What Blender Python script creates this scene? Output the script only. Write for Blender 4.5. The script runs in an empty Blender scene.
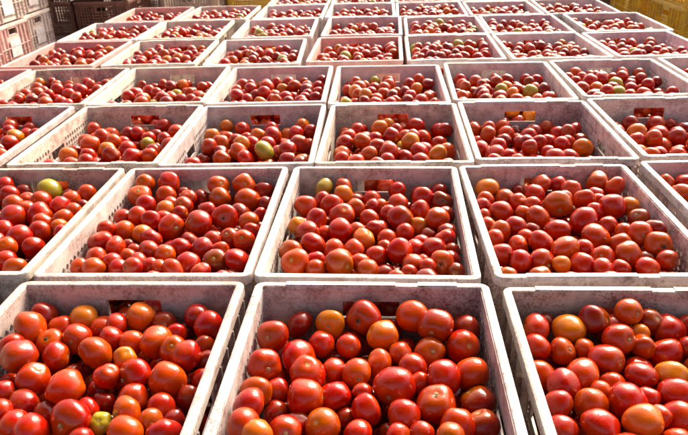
import bpy, math, random
import numpy as np
from mathutils import Matrix, Vector, Quaternion

random.seed(7); rng = np.random.default_rng(11)
scene = bpy.context.scene
col = scene.collection
RIM = 0.25                       # height of the crate rims above the floor

# ------------------------------------------------------------------ camera
F_PX, CAM_H = 658.16, 0.6260     # focal length in photo pixels, camera above the rims
RC = np.array([[0.99952567, -0.01336257, -0.02774662],
               [-0.03079665, -0.43369114, -0.90053515],
               [0.0, 0.9009625, -0.43389695]])       # rows: right, down, forward
CAM = np.array([0.0, 0.0, RIM + CAM_H])
cam_data = bpy.data.cameras.new('camera')
cam = bpy.data.objects.new('camera', cam_data); col.objects.link(cam)
cam_data.sensor_fit = 'HORIZONTAL'; cam_data.sensor_width = 36.0
cam_data.lens = F_PX / 688.0 * 36.0
cam_data.clip_start = 0.02; cam_data.clip_end = 2000.0
M3 = np.stack([RC[0], -RC[1], -RC[2]], 1)
M4 = Matrix([list(M3[0]) + [CAM[0]], list(M3[1]) + [CAM[1]], list(M3[2]) + [CAM[2]], [0, 0, 0, 1]])
cam.matrix_world = M4
cam_data.dof.use_dof = True
cam_data.dof.focus_distance = 1.25
cam_data.dof.aperture_fstop = 11.0
scene.camera = cam

# ------------------------------------------------------------------ sky and sun
SUN_EL, SUN_AZ = math.radians(38), math.radians(28)   # azimuth from +Y (away from the camera) towards +X
world = bpy.data.worlds.new('World'); scene.world = world; world.use_nodes = True
wn = world.node_tree.nodes; wl = world.node_tree.links
sky = wn.new('ShaderNodeTexSky'); sky.sky_type = 'NISHITA'; sky.sun_disc = False
sky.sun_elevation = SUN_EL; sky.sun_rotation = SUN_AZ
sky.air_density = 0.8; sky.dust_density = 9.0; sky.ozone_density = 0.6
wl.new(sky.outputs[0], wn['Background'].inputs[0]); wn['Background'].inputs[1].default_value = 0.15
sd = bpy.data.lights.new('sun', 'SUN'); sun = bpy.data.objects.new('sun', sd); col.objects.link(sun)
sd.energy = 2.3; sd.angle = math.radians(24); sd.color = (1.0, 0.95, 0.87)
dvec = Vector((math.sin(SUN_AZ) * math.cos(SUN_EL), math.cos(SUN_AZ) * math.cos(SUN_EL), math.sin(SUN_EL)))
sun.rotation_euler = dvec.to_track_quat('Z', 'Y').to_euler(); sun.location = dvec * 30
scene.view_settings.view_transform = 'Standard'; scene.view_settings.look = 'None'
scene.view_settings.exposure = 1.4; scene.view_settings.gamma = 1.0
scene.view_settings.use_curve_mapping = False
scene.view_settings.use_white_balance = True; scene.view_settings.white_balance_temperature = 6900; scene.view_settings.white_balance_tint = 4

# ------------------------------------------------------------------ helpers
def tag(o, label=None, cat=None, group=None, kind=None):
    if label: o['label'] = label
    if cat: o['category'] = cat
    if group: o['group'] = group
    if kind: o['kind'] = kind
    return o
def mesh(name, verts, faces, mat=None, smooth=False):
    me = bpy.data.meshes.new(name); me.from_pydata(verts, [], faces); me.validate(); me.update()
    if mat: me.materials.append(mat)
    if smooth: me.polygons.foreach_set('use_smooth', [True] * len(me.polygons))
    return me
def link(name, me, parent=None):
    o = bpy.data.objects.new(name, me); col.objects.link(o)
    if parent: o.parent = parent
    return o
class MB:
    def __init__(s): s.v = []; s.f = []
    def quad(s, *pts):
        n = len(s.v); s.v += [tuple(p) for p in pts]; s.f.append(tuple(range(n, n + len(pts))))
    def box(s, x0, x1, y0, y1, z0, z1):
        n = len(s.v)
        s.v += [(x, y, z) for z in (z0, z1) for y in (y0, y1) for x in (x0, x1)]
        for f in ((0, 2, 3, 1), (4, 5, 7, 6), (0, 1, 5, 4), (2, 6, 7, 3), (0, 4, 6, 2), (1, 3, 7, 5)):
            s.f.append(tuple(n + i for i in f))
    def mesh(s, name, mat=None, smooth=False): return mesh(name, s.v, s.f, mat, smooth)
def nt(mat): mat.use_nodes = True; t = mat.node_tree; return t.nodes, t.links, t.nodes['Principled BSDF']
def ramp(nodes, stops):
    r = nodes.new('ShaderNodeValToRGB'); e = r.color_ramp.elements
    while len(e) < len(stops): e.new(0.5)
    for k, (p, c) in enumerate(stops): e[k].position = p; e[k].color = c if len(c) == 4 else (*c, 1)
    return r
def noise(nodes, links, vec, scale, detail=3, rough=0.55):
    n = nodes.new('ShaderNodeTexNoise'); n.inputs['Scale'].default_value = scale
    n.inputs['Detail'].default_value = detail; n.inputs['Roughness'].default_value = rough
    links.new(vec, n.inputs['Vector']); return n
def mix(nodes, links, fac, a, b, mode='MIX'):
    m = nodes.new('ShaderNodeMix'); m.data_type = 'RGBA'; m.blend_type = mode
    for sock, val in ((m.inputs[0], fac), (m.inputs[6], a), (m.inputs[7], b)):
        if hasattr(val, 'is_output'): links.new(val, sock)
        else: sock.default_value = val if not isinstance(val, tuple) else (*val[:3], 1)
    return m.outputs[2]
def project(P):
    v = (np.atleast_2d(P) - CAM) @ RC.T
    return np.stack([344 + F_PX * v[:, 0] / v[:, 2], 217.5 + F_PX * v[:, 1] / v[:, 2], v[:, 2]], 1)
def ray(u, v):
    d = np.array([(u - 344) / F_PX, (v - 217.5) / F_PX, 1.0]) @ RC
    return d                                        # unit forward depth

# ------------------------------------------------------------------ materials
def plastic(name, dirt=1.0, rough=0.42):
    m = bpy.data.materials.new(name); N, K, B = nt(m)
    tc = N.new('ShaderNodeTexCoord'); oi = N.new('ShaderNodeObjectInfo')
    sc_ = N.new('ShaderNodeVectorMath'); sc_.operation = 'MULTIPLY_ADD'
    K.new(oi.outputs['Location'], sc_.inputs[0]); sc_.inputs[1].default_value = (7.3, 5.1, 3.7); K.new(tc.outputs['Object'], sc_.inputs[2])
    vec = sc_.outputs[0]
    big = noise(N, K, vec, 6.0, 6, 0.68); med = noise(N, K, vec, 26.0, 5, 0.7); fine = noise(N, K, vec, 210.0, 5, 0.75)
    st = N.new('ShaderNodeMapping'); st.inputs['Scale'].default_value = (7, 7, 50); K.new(vec, st.inputs['Vector'])
    streak = noise(N, K, st.outputs[0], 2.2, 3, 0.6)
    base = oi.outputs['Color']
    r0 = ramp(N, [(0.36, (1.06, 1.05, 1.05)), (0.66, (0.78, 0.68, 0.68))]); K.new(big.outputs[0], r0.inputs[0])
    c = mix(N, K, 1.0, base, r0.outputs[0], 'MULTIPLY')
    r3 = ramp(N, [(0.50, (0, 0, 0)), (0.70, (0.5 * dirt,) * 3)]); K.new(streak.outputs[0], r3.inputs[0])
    dl = oi.outputs['Alpha']
    c = mix(N, K, mix(N, K, 1.0, r3.outputs[0], dl, 'MULTIPLY'), c, (0.36, 0.24, 0.22))
    r1 = ramp(N, [(0.46, (0, 0, 0)), (0.70, (0.85 * dirt,) * 3)]); K.new(med.outputs[0], r1.inputs[0])
    c = mix(N, K, mix(N, K, 1.0, r1.outputs[0], dl, 'MULTIPLY'), c, (0.27, 0.155, 0.13))
    # grains of dried soil gathered where the plastic is dirty
    grime = noise(N, K, vec, 13.0, 4, 0.6)
    gm = ramp(N, [(0.40, (0.16,) * 3), (0.60, (1, 1, 1))]); K.new(grime.outputs[0], gm.inputs[0])
    r2 = ramp(N, [(0.47, (0, 0, 0)), (0.58, (0.9 * dirt,) * 3)]); K.new(fine.outputs[0], r2.inputs[0])
    sp = mix(N, K, 1.0, gm.outputs[0], r2.outputs[0], 'MULTIPLY')
    c = mix(N, K, mix(N, K, 1.0, sp, dl, 'MULTIPLY'), c, (0.14, 0.075, 0.06))
    K.new(c, B.inputs['Base Color'])
    rr = ramp(N, [(0.3, (rough - 0.08,) * 3), (0.75, (rough + 0.25,) * 3)]); K.new(med.outputs[0], rr.inputs[0]); K.new(rr.outputs[0], B.inputs['Roughness'])
    bp = N.new('ShaderNodeBump'); bp.inputs['Strength'].default_value = 0.35; bp.inputs['Distance'].default_value = 0.0015
    K.new(fine.outputs[0], bp.inputs['Height']); K.new(bp.outputs[0], B.inputs['Normal'])
    return m
M_PLASTIC = plastic('crate_plastic')

def tomato_mat(name, from_attr):
    m = bpy.data.materials.new(name); N, K, B = nt(m)
    if from_attr:
        a = N.new('ShaderNodeAttribute'); a.attribute_name = 'tint'; base = a.outputs['Color']
        tc = N.new('ShaderNodeTexCoord'); vec0 = tc.outputs['Object']; sc = 38.0
    else:
        oi = N.new('ShaderNodeObjectInfo'); base = oi.outputs['Color']
        tc = N.new('ShaderNodeTexCoord'); ad = N.new('ShaderNodeVectorMath'); ad.operation = 'ADD'
        mm = N.new('ShaderNodeVectorMath'); mm.operation = 'SCALE'; mm.inputs['Scale'].default_value = 40.0
        K.new(oi.outputs['Location'], mm.inputs[0])
        K.new(tc.outputs['Object'], ad.inputs[0]); K.new(mm.outputs[0], ad.inputs[1]); vec0 = ad.outputs[0]; sc = 1.0
    n1 = noise(N, K, vec0, 0.9 * sc, 2, 0.5); n2 = noise(N, K, vec0, 9.0 * sc, 3, 0.6)
    pole = N.new('ShaderNodeAttribute'); pole.attribute_name = 'pole'
    # ripening: shoulders towards orange-yellow
    r = ramp(N, [(0.44, (0, 0, 0)), (0.66, (0.9,) * 3)]); K.new(n1.outputs[0], r.inputs[0])
    lighter = mix(N, K, 1.0, base, (0.04, 0.020, 0.0005), 'ADD')
    c = mix(N, K, r.outputs[0], base, lighter)
    sh = ramp(N, [(0.68, (0, 0, 0)), (1.0, (0.7,) * 3)]); K.new(pole.outputs['Fac'], sh.inputs[0])
    c = mix(N, K, sh.outputs[0], c, mix(N, K, 1.0, base, (0.03, 0.045, 0.001), 'ADD'))
    # corky blemishes
    b = ramp(N, [(0.715, (0, 0, 0)), (0.76, (0.7,) * 3)]); K.new(n2.outputs[0], b.inputs[0])
    c = mix(N, K, b.outputs[0], c, (0.16, 0.05, 0.025))
    sc1 = ramp(N, [(0.9935, (0, 0, 0)), (0.9965, (1, 1, 1))]); K.new(pole.outputs['Fac'], sc1.inputs[0])
    c = mix(N, K, sc1.outputs[0], c, (0.33, 0.20, 0.08))
    K.new(c, B.inputs['Base Color'])
    # dust and dull bloom in patches
    n3 = noise(N, K, vec0, 2.6 * sc, 5, 0.7); n4 = noise(N, K, vec0, 30.0 * sc, 2, 0.6)
    du = ramp(N, [(0.50, (0, 0, 0)), (0.75, (0.05,) * 3)]); K.new(n3.outputs[0], du.inputs[0])
    c = mix(N, K, du.outputs[0], c, (0.34, 0.20, 0.14))
    dk = ramp(N, [(0.66, (0, 0, 0)), (0.74, (0.55,) * 3)]); K.new(n4.outputs[0], dk.inputs[0])
    c = mix(N, K, dk.outputs[0], c, mix(N, K, 1.0, c, (0.55, 0.5, 0.5), 'MULTIPLY'))
    K.new(c, B.inputs['Base Color'])
    rr = ramp(N, [(0.38, (0.06,) * 3), (0.76, (0.20,) * 3)]); K.new(n3.outputs[0], rr.inputs[0]); K.new(rr.outputs[0], B.inputs['Roughness'])
    B.inputs['IOR'].default_value = 1.43
    bp = N.new('ShaderNodeBump'); bp.inputs['Strength'].default_value = 0.12
    bp.inputs['Distance'].default_value = 0.004 if from_attr else 0.004
    K.new(n2.outputs[0], bp.inputs['Height']); K.new(bp.outputs[0], B.inputs['Normal'])
    return m
M_TOM = tomato_mat('tomato_skin', False); M_TOMS = tomato_mat('tomato_skin_heap', True)

def simple(name, c, rough=0.8, var=0.35, scale=6.0, bump=0.3, dark=None, metal=0.0):
    m = bpy.data.materials.new(name); N, K, B = nt(m)
    tc = N.new('ShaderNodeTexCoord')
    n = noise(N, K, tc.outputs['Object'], scale, 6, 0.65)
    d = dark or tuple(x * (1 - var) for x in c)
    r = ramp(N, [(0.35, d), (0.65, c)]); K.new(n.outputs[0], r.inputs[0]); K.new(r.outputs[0], B.inputs['Base Color'])
    B.inputs['Roughness'].default_value = rough; B.inputs['Metallic'].default_value = metal
    bp = N.new('ShaderNodeBump'); bp.inputs['Strength'].default_value = bump; bp.inputs['Distance'].default_value = 0.01
    K.new(n.outputs[0], bp.inputs['Height']); K.new(bp.outputs[0], B.inputs['Normal'])
    return m
M_FLOOR = simple('floor_concrete', (0.20, 0.12, 0.09), 0.75, 0.5, 3.0)
M_GROUND = simple('yard_ground', (0.36, 0.31, 0.25), 0.95, 0.3, 0.6)
M_SHADE_ROOF = simple('shade_roof_sheet', (0.32, 0.30, 0.27), 0.6, 0.3, 2.0)
M_POST = simple('post_paint', (0.10, 0.055, 0.06), 0.55, 0.4, 5.0)
M_SCAR = simple('stem_scar_cork', (0.42, 0.30, 0.13), 0.8, 0.65, 9.0)
M_SCARD = simple('stem_scar_dark', (0.05, 0.035, 0.015), 0.8, 0.5, 9.0)

# ------------------------------------------------------------------ setting
fl = MB(); fl.box(-9, 9, -7, 9.5, -0.15, 0.0)
tag(link('floor', fl.mesh('floor', M_FLOOR)), kind='structure')
g = MB(); g.quad((-600, -600, -0.16), (600, -600, -0.16), (600, 600, -0.16), (-600, 600, -0.16))
tag(link('ground', g.mesh('ground', M_GROUND)), kind='structure')
SHADE_ROOF = dict(x0=-6, x1=3.2, y0=-2.4, y1=1.1, z=3.2)  # unseen roof, added and sized to shade the near crates and darken reflections
rf = MB()
nx = 160
for i in range(nx):                     # corrugated sheet, ridges along Y
    xa = SHADE_ROOF['x0'] + (SHADE_ROOF['x1'] - SHADE_ROOF['x0']) * i / nx; xb = SHADE_ROOF['x0'] + (SHADE_ROOF['x1'] - SHADE_ROOF['x0']) * (i + 1) / nx
    za = SHADE_ROOF['z'] + (0.02 if i % 2 else 0); zb = SHADE_ROOF['z'] + (0 if i % 2 else 0.02)
    rf.quad((xa, SHADE_ROOF['y0'], za), (xb, SHADE_ROOF['y0'], zb), (xb, SHADE_ROOF['y1'], zb), (xa, SHADE_ROOF['y1'], za))
    rf.quad((xa, SHADE_ROOF['y0'], za + .004), (xa, SHADE_ROOF['y1'], za + .004), (xb, SHADE_ROOF['y1'], zb + .004), (xb, SHADE_ROOF['y0'], zb + .004))
tag(link('shade_roof', rf.mesh('shade_roof', M_SHADE_ROOF)), kind='structure')

# ------------------------------------------------------------------ crate
CW, CL, CH = 0.426, 0.566, 0.245         # outer size over the rim
RW, CR = 0.0155, 0.0185                    # rim width, outer corner radius
IN = RW + 0.001                          # inner wall face from the outer rim edge
TH = 0.004

def panel(width, z0, z1, slot, lattice, cell):
    """flat panel in local (u, z), thickness 0..TH along w, real holes; returns verts, faces"""
    us = set([-width / 2, width / 2]); zs = set([z0, z1])
    sx0, sx1, sz0, sz1 = slot; us |= {sx0, sx1}; zs |= {sz0, sz1}
    lx0, lx1, lz0, lz1 = lattice
    nx_ = int(round((lx1 - lx0) / cell[0])); nz_ = int(round((lz1 - lz0) / cell[1]))
    us |= {lx0 + (lx1 - lx0) * i / nx_ for i in range(nx_ + 1)}
    zs |= {lz0 + (lz1 - lz0) * i / nz_ for i in range(nz_ + 1)}
    def clean(s):
        s = sorted(s); out = [s[0]]
        for a in s[1:]:
            if a - out[-1] > 1e-5: out.append(a)
        return out
    us = clean(us); zs = clean(zs)
    V = []; F = []
    def add(pts): n = len(V); V.extend(pts); F.append(tuple(range(n, n + len(pts))))
    def state(i, j):
        if i < 0 or j < 0 or i >= len(us) - 1 or j >= len(zs) - 1: return 0
        u = (us[i] + us[i + 1]) / 2; z = (zs[j] + zs[j + 1]) / 2
        if sx0 < u < sx1 and sz0 < z < sz1: return 0
        if lx0 < u < lx1 and lz0 < z < lz1 and not (sx0 - 0.012 < u < sx1 + 0.012 and sz0 - 0.012 < z < sz1 + 0.012) \
           and us[i + 1] - us[i] > 0.006 and zs[j + 1] - zs[j] > 0.006: return 2
        return 1
    for i in range(len(us) - 1):
        for j in range(len(zs) - 1):
            s = state(i, j)
            if s == 0: continue
            a, b, c, d = us[i], us[i + 1], zs[j], zs[j + 1]
            if s == 1:
                add([(a, 0, c), (b, 0, c), (b, 0, d), (a, 0, d)]); add([(a, TH, d), (b, TH, d), (b, TH, c), (a, TH, c)])
            else:
                mu, mz, hu, hz = (a + b) / 2, (c + d) / 2, (b - a) * 0.41, (d - c) * 0.44
                K_ = [(a, c), (b, c), (b, d), (a, d)]; T_ = [(mu, mz - hz), (mu + hu, mz), (mu, mz + hz), (mu - hu, mz)]
                for k in range(4):
                    k2 = (k + 1) % 4
                    for w, fl_ in ((0, False), (TH, True)):
                        p = [(K_[k][0], w, K_[k][1]), (K_[k2][0], w, K_[k2][1]), (T_[k2][0], w, T_[k2][1]), (T_[k][0], w, T_[k][1])]
                        # corner k2 lies between tips k and k2
                        add(p[::-1] if fl_ else p)
                    add([(T_[k][0], 0, T_[k][1]), (T_[k2][0], 0, T_[k2][1]), (T_[k2][0], TH, T_[k2][1]), (T_[k][0], TH, T_[k][1])])
            if state(i - 1, j) == 0: add([(a, 0, c), (a, 0, d), (a, TH, d), (a, TH, c)])
            if state(i + 1, j) == 0: add([(b, 0, d), (b, 0, c), (b, TH, c), (b, TH, d)])
            if state(i, j - 1) == 0: add([(b, 0, c), (a, 0, c), (a, TH, c), (b, TH, c)])
            if state(i, j + 1) == 0: add([(a, 0, d), (b, 0, d), (b, TH, d), (a, TH, d)])
    return V, F

def make_crate_meshes(mat):
    R = {}
    zb = 0.006
    top = CH - 0.004
    def finish(name, V, F, place, extra):
        m = MB(); m.v = [place(u, w, z) for u, w, z in V]; m.f = list(F)
        for (u0, u1, w0, w1, z0, z1) in extra:
            n = len(m.v)
            m.v += [place(u, w, z) for z in (z0, z1) for w in (w0, w1) for u in (u0, u1)]
            for f in ((0, 2, 3, 1), (4, 5, 7, 6), (0, 1, 5, 4), (2, 6, 7, 3), (0, 4, 6, 2), (1, 3, 7, 5)): m.f.append(tuple(n + i for i in f))
        return m.mesh(name, mat)
    # outer ribs (w runs outward from the inner face)
    def ribs(width, gap):
        ex = []
        n = int(width / 0.045)
        for k in range(n + 1):
            u = -width / 2 + width * k / n
            if abs(u) < gap: continue
            ex.append((u - 0.002, u + 0.002, TH, 0.0145, zb + 0.004, CH - 0.03))
        ex.append((-width / 2, width / 2, TH, 0.0135, 0.10, 0.104))
        return ex
    wE = CW - 2 * CR - 0.006; wS = CL - 2 * CR - 0.006
    hs = CH - 0.032                                   # top of hand slot
    V, F = panel(wE, zb, top, (-0.052, 0.052, hs - 0.036, hs), (-wE / 2 + 0.008, wE / 2 - 0.008, 0.02, hs - 0.105), (0.018, 0.020))
    frame = [(-0.058, 0.058, TH, 0.0125, hs + 0.001, hs + 0.005), (-0.058, 0.058, TH, 0.0085, hs - 0.040, hs - 0.037),
             (-0.058, -0.053, TH, 0.0125, hs - 0.037, hs + 0.001), (0.053, 0.058, TH, 0.0125, hs - 0.037, hs + 0.001)]
    e_in = CL / 2 - IN
    V2, F2 = panel(wE, zb, top, (-0.080, 0.080, hs - 0.072, hs - 0.008), (-wE / 2 + 0.008, wE / 2 - 0.008, 0.02, hs - 0.105), (0.018, 0.020))
    R['end_back'] = finish('end_panel', V, F, lambda u, w, z: (u, e_in + w, z), ribs(wE, 0.065) + frame)
    R['end_front'] = finish('end_panel', V2, F2, lambda u, w, z: (-u, -e_in - w, z), ribs(wE, 0.09))
    V3, F3 = panel(wE, zb, top, (-0.04, 0.04, hs - 0.040, hs - 0.012), (-wE / 2 + 0.008, wE / 2 - 0.008, 0.016, hs - 0.006), (0.0215, 0.0215))
    R['grid_back'] = finish('end_panel', V3, F3, lambda u, w, z: (u, e_in + w, z), ribs(wE, 0.0)[::2])
    R['grid_front'] = finish('end_panel', V3, F3, lambda u, w, z: (-u, -e_in - w, z), ribs(wE, 0.0)[::2])
    V, F = panel(wS, zb, top, (-0.045, 0.045, hs - 0.050, hs - 0.020), (-wS / 2 + 0.008, wS / 2 - 0.008, 0.02, hs - 0.002), (0.018, 0.020))
    s_in = CW / 2 - IN
    R['side_right'] = finish('side_panel', V, F, lambda u, w, z: (s_in + w, -u, z), ribs(wS, 0.055))
    R['side_left'] = finish('side_panel', V, F, lambda u, w, z: (-s_in - w, u, z), ribs(wS, 0.055))
    # label plate on the outside of both ends
    for nm, sg in (('plate_back', 1), ('plate_front', -1)):
        m = MB(); y0, y1 = sorted((sg * (e_in + 0.0105), sg * (e_in + 0.0135)))
        m.box(-0.062, 0.062, y0, y1, 0.045, 0.145 if sg > 0 else 0.125); R[nm] = m.mesh('label_plate', mat)
    # floor grid
    m = MB(); hx, hy = CW / 2 - 0.022, CL / 2 - 0.022
    for k in range(13): x = -hx + 2 * hx * k / 12; m.box(x - 0.008, x + 0.008, -hy, hy, 0.0, 0.005)
    for k in range(15): y = -hy + 2 * hy * k / 14; m.box(-hx, hx, y - 0.008, y + 0.008, 0.0055, 0.0085)
    R['base'] = m.mesh('base', mat)
    # rim: profile swept round a rounded rectangle
    prof = [(0.0, -0.024), (0.0, -0.0035), (0.0008, -0.001), (0.003, 0.0), (RW - 0.004, 0.0), (RW - 0.001, -0.0012), (RW, -0.004), (RW, -0.020), (RW - 0.003, -0.0215), (RW - 0.003, -0.006), (0.004, -0.006), (0.004, -0.024)]
    def path(off):                                    # off = distance inward from the outer edge
        pts = []; r = max(CR - off, 0.004)
        for cx, cy, a0 in ((1, 1, 0), (-1, 1, 90), (-1, -1, 180), (1, -1, 270)):
            for k in range(7):
                a = math.radians(a0 + 90 * k / 6)
                pts.append((cx * (CW / 2 - off - r) + r * math.cos(a), cy * (CL / 2 - off - r) + r * math.sin(a)))
        return pts
    rings = [[(x, y, CH + z) for x, y in path(RW - u)] for u, z in prof]
    m = MB(); n = len(rings[0])
    for rg in rings: m.v += rg
    for a in range(len(prof)):
        b = (a + 1) % len(prof)
        for k in range(n):
            k2 = (k + 1) % n; m.f.append((a * n + k, a * n + k2, b * n + k2, b * n + k))
    R['rim_plain'] = m.mesh('rim', mat)
    # raised stacking beads on the end rims, one long and one short with a notch between
    for sy in (1, -1):
        for (x0, x1) in ((-0.155, 0.045), (0.085, 0.155)):
            ya, yb = sorted((sy * (CL / 2 - 0.0135), sy * (CL / 2 - 0.0015)))
            m.box(x0, x1, ya, yb, CH - 0.001, CH + 0.0015)
    R['rim'] = m.mesh('rim', mat)
    # corner posts: quarter round from base to rim
    for q, (sx, sy) in enumerate(((1, 1), (-1, 1), (-1, -1), (1, -1))):
        m = MB(); ri = CR - IN; cx, cy = sx * (CW / 2 - CR - 0.003), sy * (CL / 2 - CR - 0.003)
        pr = []
        for k in range(6):
            a = math.radians(90 * k / 5); pr.append((math.cos(a), math.sin(a)))
        r0, r1 = ri + 0.003, ri + 0.003 + TH * 1.6
        for k in range(5):
            A, Bq = pr[k], pr[k + 1]
            P = lambda p, r, z: (cx + sx * p[0] * r, cy + sy * p[1] * r, z)
            m.quad(P(A, r0, zb), P(Bq, r0, zb), P(Bq, r0, top - .002), P(A, r0, top - .002))
            m.quad(P(A, r1, zb), P(A, r1, top - .002), P(Bq, r1, top - .002), P(Bq, r1, zb))
        R['post%d' % q] = m.mesh('corner_post', mat)
    return R
CRATE = make_crate_meshes(M_PLASTIC)
PARTS = [('rim', 'rim'), ('end_panel', 'end_back'), ('end_panel', 'end_front'), ('side_panel', 'side_left'), ('side_panel', 'side_right'),
         ('base', 'base'), ('corner_post', 'post0'), ('corner_post', 'post1'), ('corner_post', 'post2'), ('corner_post', 'post3'),
         ('label_plate', 'plate_back'), ('label_plate', 'plate_front')]
GRID_PARTS = [('rim', 'rim'), ('end_panel', 'grid_back'), ('end_panel', 'grid_front')] + PARTS[3:10]
def crate(x, y, z, yaw, color, label, group, plate_color=None, name='plastic_crate', dirt=0.8, parts=PARTS):
    root = bpy.data.objects.new(name, None); col.objects.link(root)
    root.empty_display_size = 0.1; root.location = (x, y, z + .0015); root.rotation_euler = (random.uniform(-.005, .005), random.uniform(-.006, .006), yaw)
    tag(root, label, 'crate', group)
    for nm, key in parts:
        if key == 'rim' and random.random() < .5: key = 'rim_plain'
        o = link(nm, CRATE[key], root); o.color = (*(plate_color if plate_color and nm == 'label_plate' else color), dirt)
    return root

# (x, y, yaw) of the crates on the floor, fitted to the photograph
W_, L_ = 0.42, 0.566
def from_corner(px, py, yaw, cx, cy):
    lx, ly = cx * W_ / 2, cy * L_ / 2
    return (px - (math.cos(yaw) * lx - math.sin(yaw) * ly), py - (math.sin(yaw) * lx + math.cos(yaw) * ly), yaw)
POSE = {
 '1A': (-0.416, 0.781, -0.064), '1B': (0.025, 0.751, -0.073), '1C': from_corner(0.281, 1.004, -0.072, -1, 1),
 '2A': from_corner(-0.584, 1.66, -0.06, 1, 1), '2B': (-0.372, 1.361, -0.067), '2C': (0.061, 1.330, -0.085), '2D': (0.499, 1.305, -0.049), '2E': from_corner(0.773, 1.595, -0.05, -1, 1),
 '3A': from_corner(-0.94, 2.285, -0.05, 1, 1), '3B': (-0.704, 1.980, -0.054), '3C': (-0.275, 1.941, -0.050), '3D': (0.159, 1.910, -0.077), '3E': (0.590, 1.899, -0.079), '3F': from_corner(0.840, 2.187, -0.07, -1, 1),
 '4A': from_corner(-1.352, 2.912, -0.03, 1, 1), '4B': (-1.129, 2.598, -0.029), '4C': (-0.690, 2.576, -0.033), '4D': (-0.252, 2.530, -0.049), '4E': (0.185, 2.484, -0.065), '4F': (0.627, 2.482, -0.086), '4G': (1.074, 2.475, -0.072), '4H': from_corner(1.329, 2.753, -0.07, -1, 1),
 '5B': (-1.301, 3.243, -0.053), '5C': (-0.840, 3.206, -0.038), '5D': (-0.382, 3.155, -0.020), '5E': (0.087, 3.146, -0.078), '5F': (0.529, 3.122, -0.073), '5G': (0.972, 3.094, -0.047), '5H': from_corner(1.223, 3.366, -0.05, -1, 1),
 '6C': (-1.273, 3.837, -0.038), '6D': (-0.843, 3.822, -0.037), '6E': (-0.340, 3.784, -0.040), '6F': (0.140, 3.765, -0.076), '6G': (0.579, 3.699, -0.080), '6H': (1.011, 3.675, -0.080), '6I': (1.496, 3.655, -0.080),
 '7C': (-1.205, 4.432, -0.05), '7D': (-0.752, 4.410, -0.070), '7E': (-0.290, 4.367, -0.057), '7F': (0.150, 4.345, -0.067), '7G': (0.583, 4.306, -0.08), '7H': (1.020, 4.263, -0.085), '7I': (1.465, 4.232, -0.085),
 '8E': (-0.255, 4.955, -0.057), '8F': (0.185, 4.935, -0.067), '8G': (0.625, 4.905, -0.07), '8H': (1.065, 4.870, -0.08), '8I': (1.510, 4.84, -0.08),
}
WHITE = (0.80, 0.765, 0.72); PINK = (0.80, 0.70, 0.665); ROSE = (0.74, 0.44, 0.39); GREY = (0.68, 0.65, 0.64); CREAM = (0.77, 0.70, 0.60); LILAC = (0.78, 0.70, 0.69)
TONE = {'1A': PINK, '1B': LILAC, '1C': CREAM, '2A': CREAM, '2B': PINK, '2C': WHITE, '2D': PINK, '2E': PINK, '3A': PINK, '3B': CREAM, '3C': GREY, '3D': CREAM, '3E': PINK, '3F': WHITE,
        '4A': ROSE, '4B': CREAM, '4C': CREAM, '4D': PINK, '4E': PINK, '4F': WHITE, '4G': WHITE, '4H': WHITE, '5B': ROSE, '5C': CREAM, '5D': WHITE, '5E': ROSE, '5F': PINK, '5G': WHITE, '5H': LILAC,
        '6C': WHITE, '6D': CREAM, '6E': PINK, '6F': PINK, '6G': LILAC, '6H': LILAC, '6I': WHITE, '7C': ROSE, '7D': CREAM, '7E': WHITE, '7F': WHITE, '7G': LILAC, '7H': WHITE, '7I': WHITE}
DIRT = {'1A': .85, '1B': 1.0, '1C': .9, '2A': .9, '2B': .7, '2C': .7, '2D': .95, '3B': .9, '3D': .8, '3E': .9, '4B': .9}
TONE_W = {WHITE: 'white', PINK: 'pinkish white', ROSE: 'rose pink', GREY: 'greyish white', CREAM: 'cream', LILAC: 'lilac-tinted white'}
ORD = ['', 'first', 'second', 'third', 'fourth', 'fifth', 'sixth', 'seventh', 'eighth', 'ninth', 'tenth', 'eleventh', 'twelfth', 'thirteenth', 'fourteenth', 'fifteenth', 'sixteenth']
ROWN = {'1': 'front row', '2': 'second row', '3': 'third row', '4': 'fourth row', '5': 'fifth row', '6': 'sixth row', '7': 'seventh row', '8': 'farthest row'}
rows = {}
for k in POSE: rows.setdefault(k[0], []).append(k)
PLACE = {}; CRATEN = {}
for k, (x, y, a) in POSE.items():
    i = rows[k[0]].index(k) + 1; n = len(rows[k[0]])
    if n == 3: pos = ['left', 'middle', 'right'][i - 1]
    elif i == 1: pos = 'leftmost'
    elif i == n: pos = 'rightmost'
    else: pos = ORD[i] + ' from left'
    CRATEN[k] = ('front %s crate' % pos) if n == 3 else '%s %s crate' % (ROWN[k[0]].replace(' ', '-'), pos.replace(' from left', ''))
    PLACE[k] = pos + ' in ' + ROWN[k[0]]
    t = TONE.get(k, WHITE)
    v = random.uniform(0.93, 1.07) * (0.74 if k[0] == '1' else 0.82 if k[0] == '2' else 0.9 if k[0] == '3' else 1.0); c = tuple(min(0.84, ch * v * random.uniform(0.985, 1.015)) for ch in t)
    crate(x, y, 0.0, a, c, 'dirty %s plastic crate full of tomatoes, %s of crates' % (TONE_W[t], PLACE[k]), 'crates of tomatoes in rows on the floor', dirt=DIRT.get(k, random.uniform(.25, .55) if k[0] in '4567' else .7))

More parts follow.
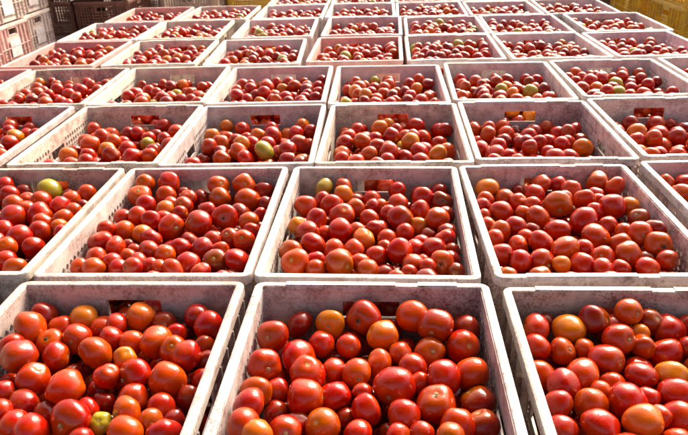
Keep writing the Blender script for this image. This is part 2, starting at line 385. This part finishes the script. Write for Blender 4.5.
# ------------------------------------------------------------------ tomatoes
# discs read off the photograph, crop by crop: (crop x, crop y, scale, crate) then (cx, cy, r, colour[, scar x, scar y])
S6, S4 = 685 / 115.0, 686 / 172.0
MEAS = [
 ((0, 280, S6, '1A'), [(275,215,80,'d'),(180,285,112,'o'),(375,285,78,'o'),(505,225,85,'g'),(610,290,75,'o'),(305,370,80,'o',300,335),(460,350,95,'r',450,355),(60,400,80,'r'),(120,455,110,'r'),(335,455,85,'r'),(570,430,105,'o'),(660,350,65,'r')]),
 ((115, 280, S6, '1A'), [(150,220,88,'g'),(10,270,70,'r'),(290,260,80,'d'),(490,215,80,'d'),(560,280,98,'r'),(245,370,102,'o'),(100,375,75,'o'),(365,320,55,'r'),(345,415,80,'o'),(425,450,95,'r'),(525,400,65,'d'),(430,300,45,'d'),(560,480,60,'d')]),
 ((0, 362, S6, '1A'), [(195,110,105,'r'),(390,155,122,'o'),(640,85,70,'r'),(20,175,50,'r'),(135,250,90,'d'),(0,290,65,'r'),(270,310,60,'d'),(600,170,75,'d'),(620,250,70,'d'),(520,285,65,'r'),(425,345,130,'r'),(85,380,100,'r'),(180,415,112,'r'),(600,360,50,'y',600,335),(480,470,70,'r')]),
 ((115, 362, S6, '1A'), [(120,75,102,'r'),(310,110,122,'o'),(110,220,98,'r'),(275,270,80,'r'),(430,215,70,'d'),(70,300,85,'o',10,298),(210,350,60,'o',235,350),(60,420,110,'o'),(300,430,105,'r'),(350,350,50,'d'),(60,-25,60,'g')]),
 ((230, 280, S6, '1B'), [(240,330,95,'r'),(415,265,88,'d'),(600,260,85,'g',580,268),(545,380,80,'r')]),
 ((172, 326, S4, '1B'), [(365,160,68,'r',390,160),(505,130,78,'r'),(540,190,78,'r',545,132),(530,285,82,'r'),(420,260,50,'r'),(330,265,60,'o'),(270,320,68,'r'),(415,350,50,'d'),(245,395,68,'o'),(335,420,48,'g'),(450,430,72,'r',460,405),(600,400,75,'o',572,362),(650,280,70,'r'),(645,180,50,'r'),(500,390,40,'d')]),
 ((345, 280, S6, '1B'), [(110,225,105,'r',60,235),(230,335,102,'g'),(20,395,70,'r'),(405,215,105,'o'),(540,270,112,'r'),(690,270,55,'d'),(735,295,75,'d')]),
 ((344, 326, S4, '1B'), [(225,110,42,'o'),(345,105,58,'o',350,92),(475,80,70,'r',492,65),(525,190,78,'o'),(140,150,58,'o'),(50,190,60,'o'),(275,165,60,'r'),(200,240,88,'r',165,282),(400,200,68,'r'),(305,225,34,'r'),(370,310,85,'r',360,240),(85,335,65,'r'),(240,360,70,'r'),(455,400,72,'r'),(535,310,75,'d'),(580,400,70,'d'),(55,425,48,'r'),(75,265,28,'r'),(310,430,44,'r'),(425,440,52,'o'),(220,445,45,'r'),(10,365,30,'d')]),
 ((460, 280, S6, '1C'), [(450,290,90,'r'),(510,250,35,'d'),(650,298,98,'g'),(460,400,82,'r'),(610,420,72,'o',642,400)]),
 ((573, 280, S6, '1C'), [(125,240,90,'d'),(240,295,115,'r'),(330,195,80,'o'),(270,355,95,'r',312,340),(455,250,75,'d'),(565,300,105,'r'),(400,315,45,'g'),(665,265,50,'r'),(415,395,65,'o'),(70,410,55,'o'),(690,400,45,'r')]),
 ((516, 326, S4, '1C'), [(355,140,75,'r',400,140),(265,195,75,'o'),(90,195,55,'o'),(190,240,68,'r'),(165,320,65,'r',222,345),(300,315,68,'o'),(445,300,82,'r'),(495,195,60,'r'),(595,115,72,'r'),(620,200,65,'g'),(640,275,76,'r'),(650,370,74,'r',680,345),(505,385,80,'g'),(340,400,80,'r'),(185,415,60,'r'),(385,235,45,'o'),(340,265,40,'o'),(525,290,40,'r'),(572,360,32,'o')]),
 ((0, 175, S6, '2A'), [(35,60,48,'r'),(145,105,50,'d'),(300,90,75,'y'),(515,115,60,'o'),(55,115,55,'r'),(10,140,40,'r'),(80,180,66,'o'),(165,150,48,'r'),(245,160,70,'r'),(425,150,55,'o'),(235,235,78,'r'),(360,195,65,'r'),(75,250,80,'r'),(160,200,42,'r'),(440,215,44,'o'),(375,260,58,'o'),(255,290,65,'o'),(25,330,58,'r'),(120,365,75,'r'),(245,345,75,'r'),(350,310,44,'g'),(195,430,52,'r'),(40,432,62,'o',45,405),(500,185,35,'d'),(36,512,66,'r')]),
 ((115, 160, S6, '2B'), [(180,140,62,'o'),(325,130,65,'r'),(150,215,72,'o',150,172),(305,215,62,'o'),(185,265,58,'r'),(615,155,65,'o'),(400,205,48,'d'),(625,225,65,'o',622,225),(515,235,55,'d'),(435,225,50,'r'),(330,260,36,'o'),(300,295,54,'g'),(410,275,60,'r'),(135,335,56,'o'),(385,320,42,'r'),(550,305,56,'r'),(655,340,80,'r',655,350),(215,355,54,'r'),(335,400,86,'r'),(300,355,62,'r'),(500,380,86,'r',440,362),(50,345,52,'r')]),
 ((60, 205, S6, '2B'), [(375,155,68,'o'),(490,180,62,'g',540,140),(270,140,45,'r'),(235,215,70,'r'),(330,255,68,'o'),(545,200,56,'r'),(215,320,66,'o'),(315,345,62,'r'),(410,315,50,'o'),(445,275,42,'r'),(535,275,66,'r'),(625,295,64,'o'),(120,370,45,'o'),(200,380,66,'o'),(430,372,54,'r'),(350,378,54,'r'),(465,340,48,'r'),(540,365,52,'r'),(600,375,48,'o'),(410,245,42,'d')]),
 ((160, 205, S6, '2B'), [(530,100,60,'o'),(595,55,34,'r'),(415,200,70,'r',400,162),(500,210,64,'o'),(545,155,42,'r'),(125,260,64,'r'),(255,260,66,'r'),(310,210,48,'r'),(360,268,44,'r'),(170,350,74,'r'),(330,335,70,'d'),(455,325,80,'r'),(75,385,62,'o'),(240,395,52,'r'),(180,215,44,'d'),(500,-122,66,'o'),(520,-24,84,'o'),(615,-80,60,'d'),(628,0,50,'d')]),
 ((260, 170, S6, '2C'), [(380,110,60,'y'),(495,145,54,'g'),(375,180,56,'r'),(265,215,70,'o'),(425,215,66,'r'),(490,275,80,'r',505,228),(570,230,60,'o'),(335,300,68,'r'),(665,215,36,'r'),(215,335,52,'g'),(290,370,70,'r'),(475,365,78,'r'),(620,410,68,'g'),(680,350,42,'r')]),
 ((260, 205, S6, '2C'), [(320,235,78,'r'),(390,165,42,'o'),(180,275,75,'o'),(215,345,85,'o'),(330,335,52,'r'),(330,380,52,'o'),(475,350,95,'o',532,365),(440,265,58,'o'),(555,270,60,'o'),(600,345,62,'o')]),
 ((365, 170, S6, '2C'), [(90,215,44,'o'),(195,200,60,'o'),(345,165,75,'r'),(440,130,52,'d'),(485,190,60,'d',480,182),(330,240,60,'r'),(25,290,58,'o'),(140,260,52,'r'),(205,290,84,'r'),(430,295,80,'o',430,228),(505,270,56,'d'),(75,355,62,'r'),(320,335,54,'g'),(235,375,56,'r'),(130,405,50,'o'),(535,375,56,'d'),(475,410,66,'r'),(375,395,48,'d')]),
 ((365, 205, S6, '2C'), [(65,305,64,'r'),(120,255,42,'o'),(205,275,84,'r'),(300,260,56,'r'),(335,225,42,'r'),(410,260,70,'r'),(285,350,62,'o'),(350,340,38,'r'),(375,365,38,'r'),(460,345,72,'o',438,350),(550,330,58,'d'),(515,275,44,'d'),(265,402,38,'r'),(560,398,42,'d')]),
 ((470, 165, S6, '2D'), [(105,140,72,'g'),(425,115,56,'o'),(525,120,52,'r'),(210,200,62,'o'),(385,175,64,'r'),(600,150,58,'o',575,160),(90,205,48,'o'),(290,220,50,'r'),(75,245,48,'r'),(185,285,80,'r'),(290,165,42,'d'),(370,235,48,'o'),(525,240,86,'o'),(400,310,74,'o'),(315,290,42,'o'),(85,305,38,'r'),(270,370,66,'r'),(525,385,76,'r'),(370,395,48,'d'),(105,360,48,'o'),(180,400,66,'o')]),
 ((470, 205, S6, '2D'), [(425,225,80,'r'),(290,245,64,'o'),(150,195,48,'o'),(190,295,74,'r'),(300,335,64,'r'),(425,345,90,'r',455,362),(565,270,92,'o'),(545,355,44,'g')]),
 ((573, 165, S6, '2D'), [(145,100,66,'o'),(245,130,62,'o'),(65,205,62,'o'),(130,185,52,'r'),(150,215,44,'r'),(235,250,84,'r'),(345,245,58,'g'),(60,330,90,'r'),(130,280,48,'r'),(405,320,60,'d'),(490,385,48,'d')]),
 ((573, 205, S6, '2D'), [(205,130,62,'o'),(305,160,56,'o'),(405,175,74,'o',395,182),(135,195,92,'o'),(285,230,60,'o'),(330,300,80,'o'),(505,245,86,'o',505,246),(60,260,54,'r'),(170,315,72,'r',142,295),(440,375,66,'r'),(180,378,58,'r'),(275,385,58,'r'),(50,360,78,'r'),(430,330,52,'d'),(495,145,48,'d')]),
 ((573, 165, S6, '2E'), [(655,210,46,'r')]),
]
def hue(c):
    j = lambda lo, hi: random.uniform(lo, hi)
    if c == 'd': return (j(.17, .24), j(.003, .005), j(.001, .002))  # dark red; shade beside walls and in gaps is put into this colour
    if c == 'r': return (j(.28, .39), j(.003, .009), j(.0008, .0018))
    if c == 'o': return (j(.34, .44), j(.018, .042), j(.001, .0025))
    if c == 'g': return (j(.42, .52), j(.08, .13), j(.004, .007))
    return (j(.24, .36), j(.19, .25), j(.015, .03))       # 'y': still half green
COLW = {'d': 'dark shaded red', 'r': 'red', 'o': 'orange-red', 'g': 'orange', 'y': 'yellow-green'}
INX, INY = CW / 2 - IN - 0.003, CL / 2 - IN - 0.003
def to_local(P, pose):
    x, y, a = pose; c, s = math.cos(a), math.sin(a); d = P - np.array([x, y, 0])
    return np.stack([c * d[:, 0] + s * d[:, 1], -s * d[:, 0] + c * d[:, 1], P[:, 2]], 1)
def to_world(P, pose):
    x, y, a = pose; c, s = math.cos(a), math.sin(a)
    return np.stack([x + c * P[:, 0] - s * P[:, 1], y + s * P[:, 0] + c * P[:, 1], P[:, 2]], 1)
LEVEL = {'1': .055, '2': .044, '3': .066, '4': .054, '5': .046, '6': .048, '7': .046, '8': .046}   # depth of the top layer below the rim
tomatoes = []                         # dicts: p, r, c, scar(dir or None), crate, measured
for key, pose in POSE.items():
    P = []; Rr = []; C = []; SC = []; RAY = []
    ZS = CH - LEVEL[key[0]]
    for (ox, oy, s, k), lst in MEAS:
        if k != key: continue
        for e in lst:
            u, v, rp = ox + e[0] / s, oy + e[1] / s, e[2] / s
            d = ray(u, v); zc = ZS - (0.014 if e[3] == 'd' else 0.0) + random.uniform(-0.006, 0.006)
            t = (zc - CAM[2]) / d[2]
            r = rp * t / F_PX * 1.0
            rm = 0.0240 if key[0] == '1' else 0.0255
            r = rm + (r - rm) * (0.62 if r < rm else 0.72)
            P.append(CAM + d * t); Rr.append(r); C.append(e[3]); RAY.append(d)
            if len(e) > 4: SC.append(((ox + e[4] / s - u) / rp, (oy + e[5] / s - v) / rp))
            else: SC.append(None)
    n0 = len(P)
    if n0 > 5:
        P = np.array(P); Rr = np.array(Rr); D = np.array(RAY); T = (P[:, 2] - CAM[2]) / D[:, 2]
        base = P.copy()
        for it in range(140):
            d = P[:, None] - P[None]; dist = np.linalg.norm(d, axis=2) + np.eye(n0)
            ov = 0.90 * (Rr[:, None] + Rr[None]) - dist; np.fill_diagonal(ov, -1)
            push = np.where(ov[..., None] > 0, d / dist[..., None] * ov[..., None] * 0.3, 0).sum(1)
            P = P + np.clip(push, -0.006, 0.006)
            t = np.einsum('ij,ij->i', P - CAM, D) / np.einsum('ij,ij->i', D, D)
            on = CAM + D * t[:, None]
            P = P + 0.55 * (on - P) + 0.012 * (base - P)
            lim = CH + 0.0 - Rr * 0.75                     # nothing piles above the rim
            P[:, 2] = np.minimum(P[:, 2], lim)
            q = to_local(P, pose)
            q[:, 0] = np.clip(q[:, 0], -INX + Rr, INX - Rr); q[:, 1] = np.clip(q[:, 1], -INY + Rr, INY - Rr); q[:, 2] = np.maximum(q[:, 2], 0.012 + Rr)
            P = to_world(q, pose)
        Q = to_local(P, pose)
    else:
        Q = np.zeros((0, 3)); Rr = np.zeros(0); C = []; SC = []
    for i in range(len(Q)): tomatoes.append(dict(p=to_world(Q[i:i+1], pose)[0], r=Rr[i], c=C[i], scar=SC[i], crate=key, m=True))
    # fill the rest of the crate
    Ql = [tuple(q) for q in Q]; Rl = list(Rr); nfix = len(Ql)
    measured = nfix > 5
    if measured:
        MUV = project(to_world(Q, pose)); MRP = Rr * F_PX / MUV[:, 2]
    far = int(key[0]) >= 5
    rmul = 1.08 if key[0] == '3' else (1.0 if key[0] in '45678' else 0.95)
    def rad(): return rmul * random.choice((0.0225, 0.0235, 0.0245, 0.025, 0.026, 0.0265, 0.0275, 0.029)) * random.uniform(.95, 1.06)
    lvl = random.uniform(-0.010, 0.006)
    fails = 0; A = np.array(Ql).reshape(-1, 3); RA = np.array(Rl)
    while fails < (220 if measured else 90):
        r = rad(); best = None
        for _ in range(12):
            x = random.uniform(-INX + r, INX - r); y = random.uniform(-INY + r, INY - r)
            z = CH - 0.165 + random.uniform(0, .012)
            if len(A):
                d2 = (A[:, 0] - x) ** 2 + (A[:, 1] - y) ** 2; s2 = (0.96 * (RA + r)) ** 2
                k = d2 < s2
                if measured:                                # place underneath what was read off the photograph
                    zz = A[k, 2] - np.sqrt(s2[k] - d2[k]); fx = np.arange(len(A))[k] < nfix
                    up = A[k, 2] + np.sqrt(s2[k] - d2[k])
                    if (~fx).any(): z = max(z, up[~fx].max())
                    if fx.any() and z > zz[fx].min(): continue
                elif k.any(): z = max(z, (A[k, 2] + np.sqrt(s2[k] - d2[k])).max())
            if measured:
                uv = project(to_world(np.array([[x, y, z]]), pose))[0]
                inside = -6 < uv[0] < 694 and uv[1] < 441
                top = ZS + 0.006
                if inside and z > ZS - 0.03:
                    uvm = MUV; rp_ = r * F_PX / uv[2]
                    dd = np.hypot(uvm[:, 0] - uv[0], uvm[:, 1] - uv[1])
                    if ((dd < 0.85 * MRP) & (uvm[:, 2] > uv[2] - 0.01)).any(): continue
            else: top = ZS + lvl + 0.012 + 0.010 * (1 - (x / INX) ** 2) * (1 - (y / INY) ** 2)
            if z > top: continue
            if best is None or z < best[2]: best = (x, y, z)
        if best is None: fails += 1; continue
        Ql.append(best); Rl.append(r); A = np.array(Ql); RA = np.array(Rl)
        c = random.choices('drogy', (12, 50, 28, 0 if measured else 7, 0 if measured else 2))[0] if not (measured and best[2] < ZS - .01) else random.choice('ddr') if measured else 'r'  # deep fill leans to 'd', painting the shade between the fruit
        tomatoes.append(dict(p=to_world(A[-1:], pose)[0], r=r, c=c, scar=None, crate=key, m=False))

# which ones the picture shows largest: a small id buffer
PP = np.array([t['p'] for t in tomatoes]); RR = np.array([t['r'] for t in tomatoes])
UV = project(PP)
idb = np.full((435, 688), -1, int)
order = np.argsort(-np.linalg.norm(PP - CAM, axis=1))
for i in order:
    u, v, d = UV[i]; rp = RR[i] * F_PX / d
    x0, x1, y0, y1 = max(0, int(u - rp)), min(688, int(u + rp) + 2), max(0, int(v - rp)), min(435, int(v + rp) + 2)
    if x0 >= x1 or y0 >= y1: continue
    yy, xx = np.mgrid[y0:y1, x0:x1]
    idb[y0:y1, x0:x1][(xx + .5 - u) ** 2 + (yy + .5 - v) ** 2 < rp * rp] = i
cnt = np.bincount(idb[idb >= 0], minlength=len(tomatoes))
single = [i for i in np.argsort(-cnt)[:300] if cnt[i] > 0]
single_set = set(int(i) for i in single)

# shapes
def tomato_shape(nu, nv, seed, kind):
    r_ = np.random.default_rng(seed); V = []; pole = []
    lob = r_.integers(3, 7); ph = r_.uniform(0, 6.28); amp = {'round': 0.012, 'ribbed': 0.055, 'plum': 0.012, 'heart': 0.028, 'flat': 0.04}[kind]
    kk = [(r_.normal(size=3), r_.uniform(0, 6.28), r_.uniform(0.012, 0.034)) for _ in range(4)]
    sq = {'round': (1.0, 0.96), 'ribbed': (1.05, 0.86), 'plum': (0.97, 1.03), 'heart': (1.0, 1.02), 'flat': (1.05, 0.88)}[kind]
    for j in range(nv + 1):
        th = math.pi * j / nv
        for i in range(nu):
            a = 2 * math.pi * i / nu
            d = np.array([math.sin(th) * math.cos(a), math.sin(th) * math.sin(a), math.cos(th)])
            s = 1.0 + sum(am * math.sin(2.2 * float(np.dot(k, d)) + p) for k, p, am in kk)
            s += amp * math.cos(lob * a + ph) * math.sin(th) ** 1.5 * (0.6 + 0.5 * d[2])
            s -= (0.15 if kind != 'plum' else 0.08) * math.exp(-(th / 0.30) ** 2)       # stem dimple
            s -= 0.03 * math.exp(-((math.pi - th) / 0.25) ** 2)
            if kind == 'heart': s *= 1.0 - 0.10 * max(0, -d[2]) ** 2 * (1 - abs(d[2])) * 2
            p = d * s; wx = sq[0] * (1 - (0.10 * max(0, -d[2]) if kind in ('heart', 'plum') else 0))
            V.append((p[0] * wx, p[1] * wx, p[2] * sq[1])); pole.append(d[2] * .5 + .5)
    Fq = []
    for j in range(nv):
        for i in range(nu):
            i2 = (i + 1) % nu
            a, b, c, d = j * nu + i, j * nu + i2, (j + 1) * nu + i2, (j + 1) * nu + i
            if j == 0: Fq.append((a, d, c))
            elif j == nv - 1: Fq.append((a, d, b))
            else: Fq.append((a, d, c, b))
    return np.array(V), Fq, np.array(pole)
KINDS = ['round', 'round', 'flat', 'heart', 'ribbed', 'round', 'plum', 'flat', 'heart', 'round', 'ribbed', 'round', 'ribbed', 'flat']
SHAPES = []
for k, kd in enumerate(KINDS):
    V, Fq, pole = tomato_shape(32, 20, 100 + k, kd)
    me = mesh('tomato', [tuple(v) for v in V], Fq, M_TOM, True)
    at = me.attributes.new('pole', 'FLOAT', 'POINT'); at.data.foreach_set('value', pole.astype(np.float32)); SHAPES.append(me)
def scar_mesh(name, mat, seed):
    r_ = random.Random(seed); m = MB(); n = 18
    z0 = 0.868
    ring = [(0.0, 0.012)] + [(0.04, 0.012), (0.07, 0.010), (0.095, 0.004), (0.112, -0.02)]
    m.v.append((0, 0, z0 + 0.004))
    for q, (rr, zz) in enumerate(ring[1:]):
        for i in range(n):
            a = 2 * math.pi * i / n; k = 1 + (0.22 * math.cos(5 * a + seed) + r_.uniform(-.1, .1)) * (q / 3)
            m.v.append((rr * k * math.cos(a), rr * k * math.sin(a), z0 + zz + r_.uniform(-.004, .004)))
    for i in range(n):
        i2 = (i + 1) % n; m.f.append((0, 1 + i, 1 + i2))
        for q in range(3): m.f.append((1 + q * n + i, 1 + (q + 1) * n + i, 1 + (q + 1) * n + i2, 1 + q * n + i2))
    return m.mesh(name, mat, True)
SCARS = [scar_mesh('stem_scar', M_SCAR, 1), scar_mesh('stem_scar', M_SCAR, 2), scar_mesh('stem_scar', M_SCARD, 3)]

def orient(t):
    """rotation with the stem end towards where the photo shows the scar, else any way up"""
    if t['scar'] is not None:
        sx, sy = t['scar']; sx, sy = sx * .95, sy * .95; n = math.hypot(sx, sy)
        if n > .93: sx, sy = sx / n * .93, sy / n * .93
        zf = -math.sqrt(1 - sx * sx - sy * sy)
        d = np.array([sx, sy, zf]) @ RC
        v = Vector(d.tolist())
    else:
        while True:
            v = Vector((random.gauss(0, 1), random.gauss(0, 1), random.gauss(-0.2, 1))).normalized()
            back = (CAM - t['p']); back = Vector((back / np.linalg.norm(back)).tolist())
            if v.dot(back) < 0.45 or random.random() < .25: break
    return v.to_track_quat('Z', 'Y') @ Quaternion((0, 0, 1), random.uniform(0, 6.28))

random.seed(77)
for i in sorted(single_set):
    if tomatoes[i]['scar'] is None and random.random() < .13:
        a_ = random.uniform(0, 6.28); q_ = random.uniform(.25, .85); tomatoes[i]['scar'] = (q_ * math.cos(a_), q_ * math.sin(a_))
# labels: rows of tomatoes inside each crate, counted from the back, then from the left
byc = {}
for i in single_set: byc.setdefault(tomatoes[i]['crate'], []).append(i)
labels = {}
for k, ids in byc.items():
    ids = sorted(ids, key=lambda i: UV[i][1]); nrow = max(1, round(len(ids) / 6.0)); per = math.ceil(len(ids) / nrow)
    for rI in range(nrow):
        grp = sorted(ids[rI * per:(rI + 1) * per], key=lambda i: UV[i][0])
        for cI, i in enumerate(grp):
            t = tomatoes[i]; w = COLW[t['c']]
            size = 'big ' if t['r'] > 0.030 else ('small ' if t['r'] < 0.0205 else '')
            ft = ' with stem scar' if t['scar'] is not None else ''
            labels[i] = '%s%s tomato%s, %s from left, %s row from back, %s' % ('' if ft else size, w, ft, ORD[min(cI + 1, 16)], ORD[min(rI + 1, 16)], CRATEN[k])
for i in sorted(single_set):
    t = tomatoes[i]; random.seed(1000 + i)
    k = random.randrange(len(SHAPES)); o = link('tomato', SHAPES[k])
    if t['c'] == 'y': o.data = SHAPES[4]
    o.rotation_mode = 'QUATERNION'; o.rotation_quaternion = orient(t); o.location = t['p'].tolist()
    r = t['r']; o.scale = (r * random.uniform(.97, 1.05), r * random.uniform(.97, 1.05), r * random.uniform(.96, 1.04))
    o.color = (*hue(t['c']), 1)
    tag(o, labels[i], 'tomato', 'tomatoes heaped in the nearer crates')
    if t['scar'] is not None:
        sc_ = link('stem_scar', SCARS[2] if random.random() < .2 else SCARS[random.randrange(2)], o)
        sc_.rotation_euler = (0, 0, random.uniform(0, 6)); sc_.scale = (random.uniform(.8, 1.25),) * 2 + (1.0,)

# all the others, joined
LOW = [tomato_shape(16, 10, 300 + k, KINDS[k]) for k in range(10)]
VLOW = [tomato_shape(12, 8, 300 + k, KINDS[k]) for k in range(10)]
AV, AF, AP, AC = [], [], [], []; off = 0
random.seed(5)
for i, t in enumerate(tomatoes):
    if i in single_set: continue
    V, Fq, pole = random.choice(VLOW if int(t['crate'][0]) >= 6 else LOW)
    M = np.array(orient(t).to_matrix()); r = t['r']
    W = (V * np.array([r * random.uniform(.97, 1.05), r * random.uniform(.97, 1.05), r])) @ M.T + t['p']
    AV.append(W); AF += [tuple(a + off for a in f) for f in Fq]; AP.append(pole); AC.append(np.tile([*hue(t['c']), 1.0], (len(V), 1))); off += len(V)
me = bpy.data.meshes.new('tomatoes'); me.from_pydata(np.concatenate(AV).tolist(), [], AF); me.materials.append(M_TOMS)
me.polygons.foreach_set('use_smooth', [True] * len(me.polygons))
me.attributes.new('pole', 'FLOAT', 'POINT').data.foreach_set('value', np.concatenate(AP).astype(np.float32))
me.attributes.new('tint', 'FLOAT_COLOR', 'POINT').data.foreach_set('color', np.concatenate(AC).astype(np.float32).ravel())
me.update()
tag(link('tomatoes', me), 'many more ripe tomatoes heaped in the crates farther back and underneath', 'tomatoes', kind='stuff')

# ------------------------------------------------------------------ stacks of crates round the edge
HSTK = CH + 0.006
BROWN = (0.15, 0.055, 0.032); TAN = (0.42, 0.33, 0.26); YEL = (0.78, 0.48, 0.008); STK = (0.80, 0.70, 0.62); STKP = (0.82, 0.55, 0.50); WPL = (0.74, 0.72, 0.72)
LV = ['bottom', 'second', 'third']
def stack(x, y, yaw, colors, words, group, plate=None):
    for k, c in enumerate(colors):
        crate(x + random.uniform(-.006, .006), y + random.uniform(-.006, .006), k * HSTK, yaw + random.uniform(-.015, .015), c,
              '%s, %s level of its stack' % (words, LV[k]), group, plate, parts=PARTS if plate else GRID_PARTS, dirt=.5)
LEFTG = 'crates stacked at the left edge'
stack(-2.02 - .28, 3.83, -math.pi / 2 - .05, [STKP, STKP, STKP], 'pink crate with label plate at far left edge', LEFTG, WPL)
stack(-2.03 - .28, 4.255, -math.pi / 2 - .05, [STKP, STK, STK], 'rosy crate with white label plate at upper left', LEFTG, WPL)
stack(-2.06 - .28, 4.69, -math.pi / 2 - .05, [STK, STK, STK], 'beige crate with white label plate beside the dark brown stacks', LEFTG, WPL)
DG = 'dark stacked crates behind the rows at upper left'
stack(-2.20, 5.47, -0.06, [BROWN, BROWN, BROWN], 'dark brown crate beside beige stack', DG)
stack(-1.76, 5.44, -0.05, [BROWN, BROWN, BROWN], 'dark brown lattice crate behind the sixth row', DG)
stack(-1.70, 6.10, 0.02, [TAN, TAN, TAN], 'dull tan crate behind the dark brown stack', DG)
stack(-1.22, 6.32, 0.03, [TAN, TAN], 'dull tan crate behind the far left corner of the rows', DG)
stack(-1.20, 5.75, 0.0, [TAN], 'low dull tan crate behind the seventh row', DG)
YG = 'yellow crates behind the rows'
stack(-0.80, 6.45, 0.05, [YEL, YEL], 'bright yellow crate behind the far left corner', YG)
stack(2.275, 4.28, -0.06, [YEL, YEL], 'yellow lattice crate at the right edge', YG)
stack(2.33, 5.0, -0.10, [YEL, YEL], 'yellow crate standing behind the right edge stack', YG)
stack(2.55, 5.75, -0.10, [YEL, YEL], 'yellow crate beside the dark post', YG)
pm = MB(); pm.box(-0.055, 0.055, -0.055, 0.055, 0, SHADE_ROOF['z']); pm.box(-0.10, 0.10, -0.10, 0.10, 0, 0.012)
for bx_, by_ in ((-.08, -.08), (.08, -.08), (-.08, .08), (.08, .08)): pm.box(bx_ - .01, bx_ + .01, by_ - .01, by_ + .01, .012, .03)
po = link('post', pm.mesh('post', M_POST)); po.location = (2.16, 5.6, 0); tag(po, 'dark painted shed post behind the right end of the rows', 'post')
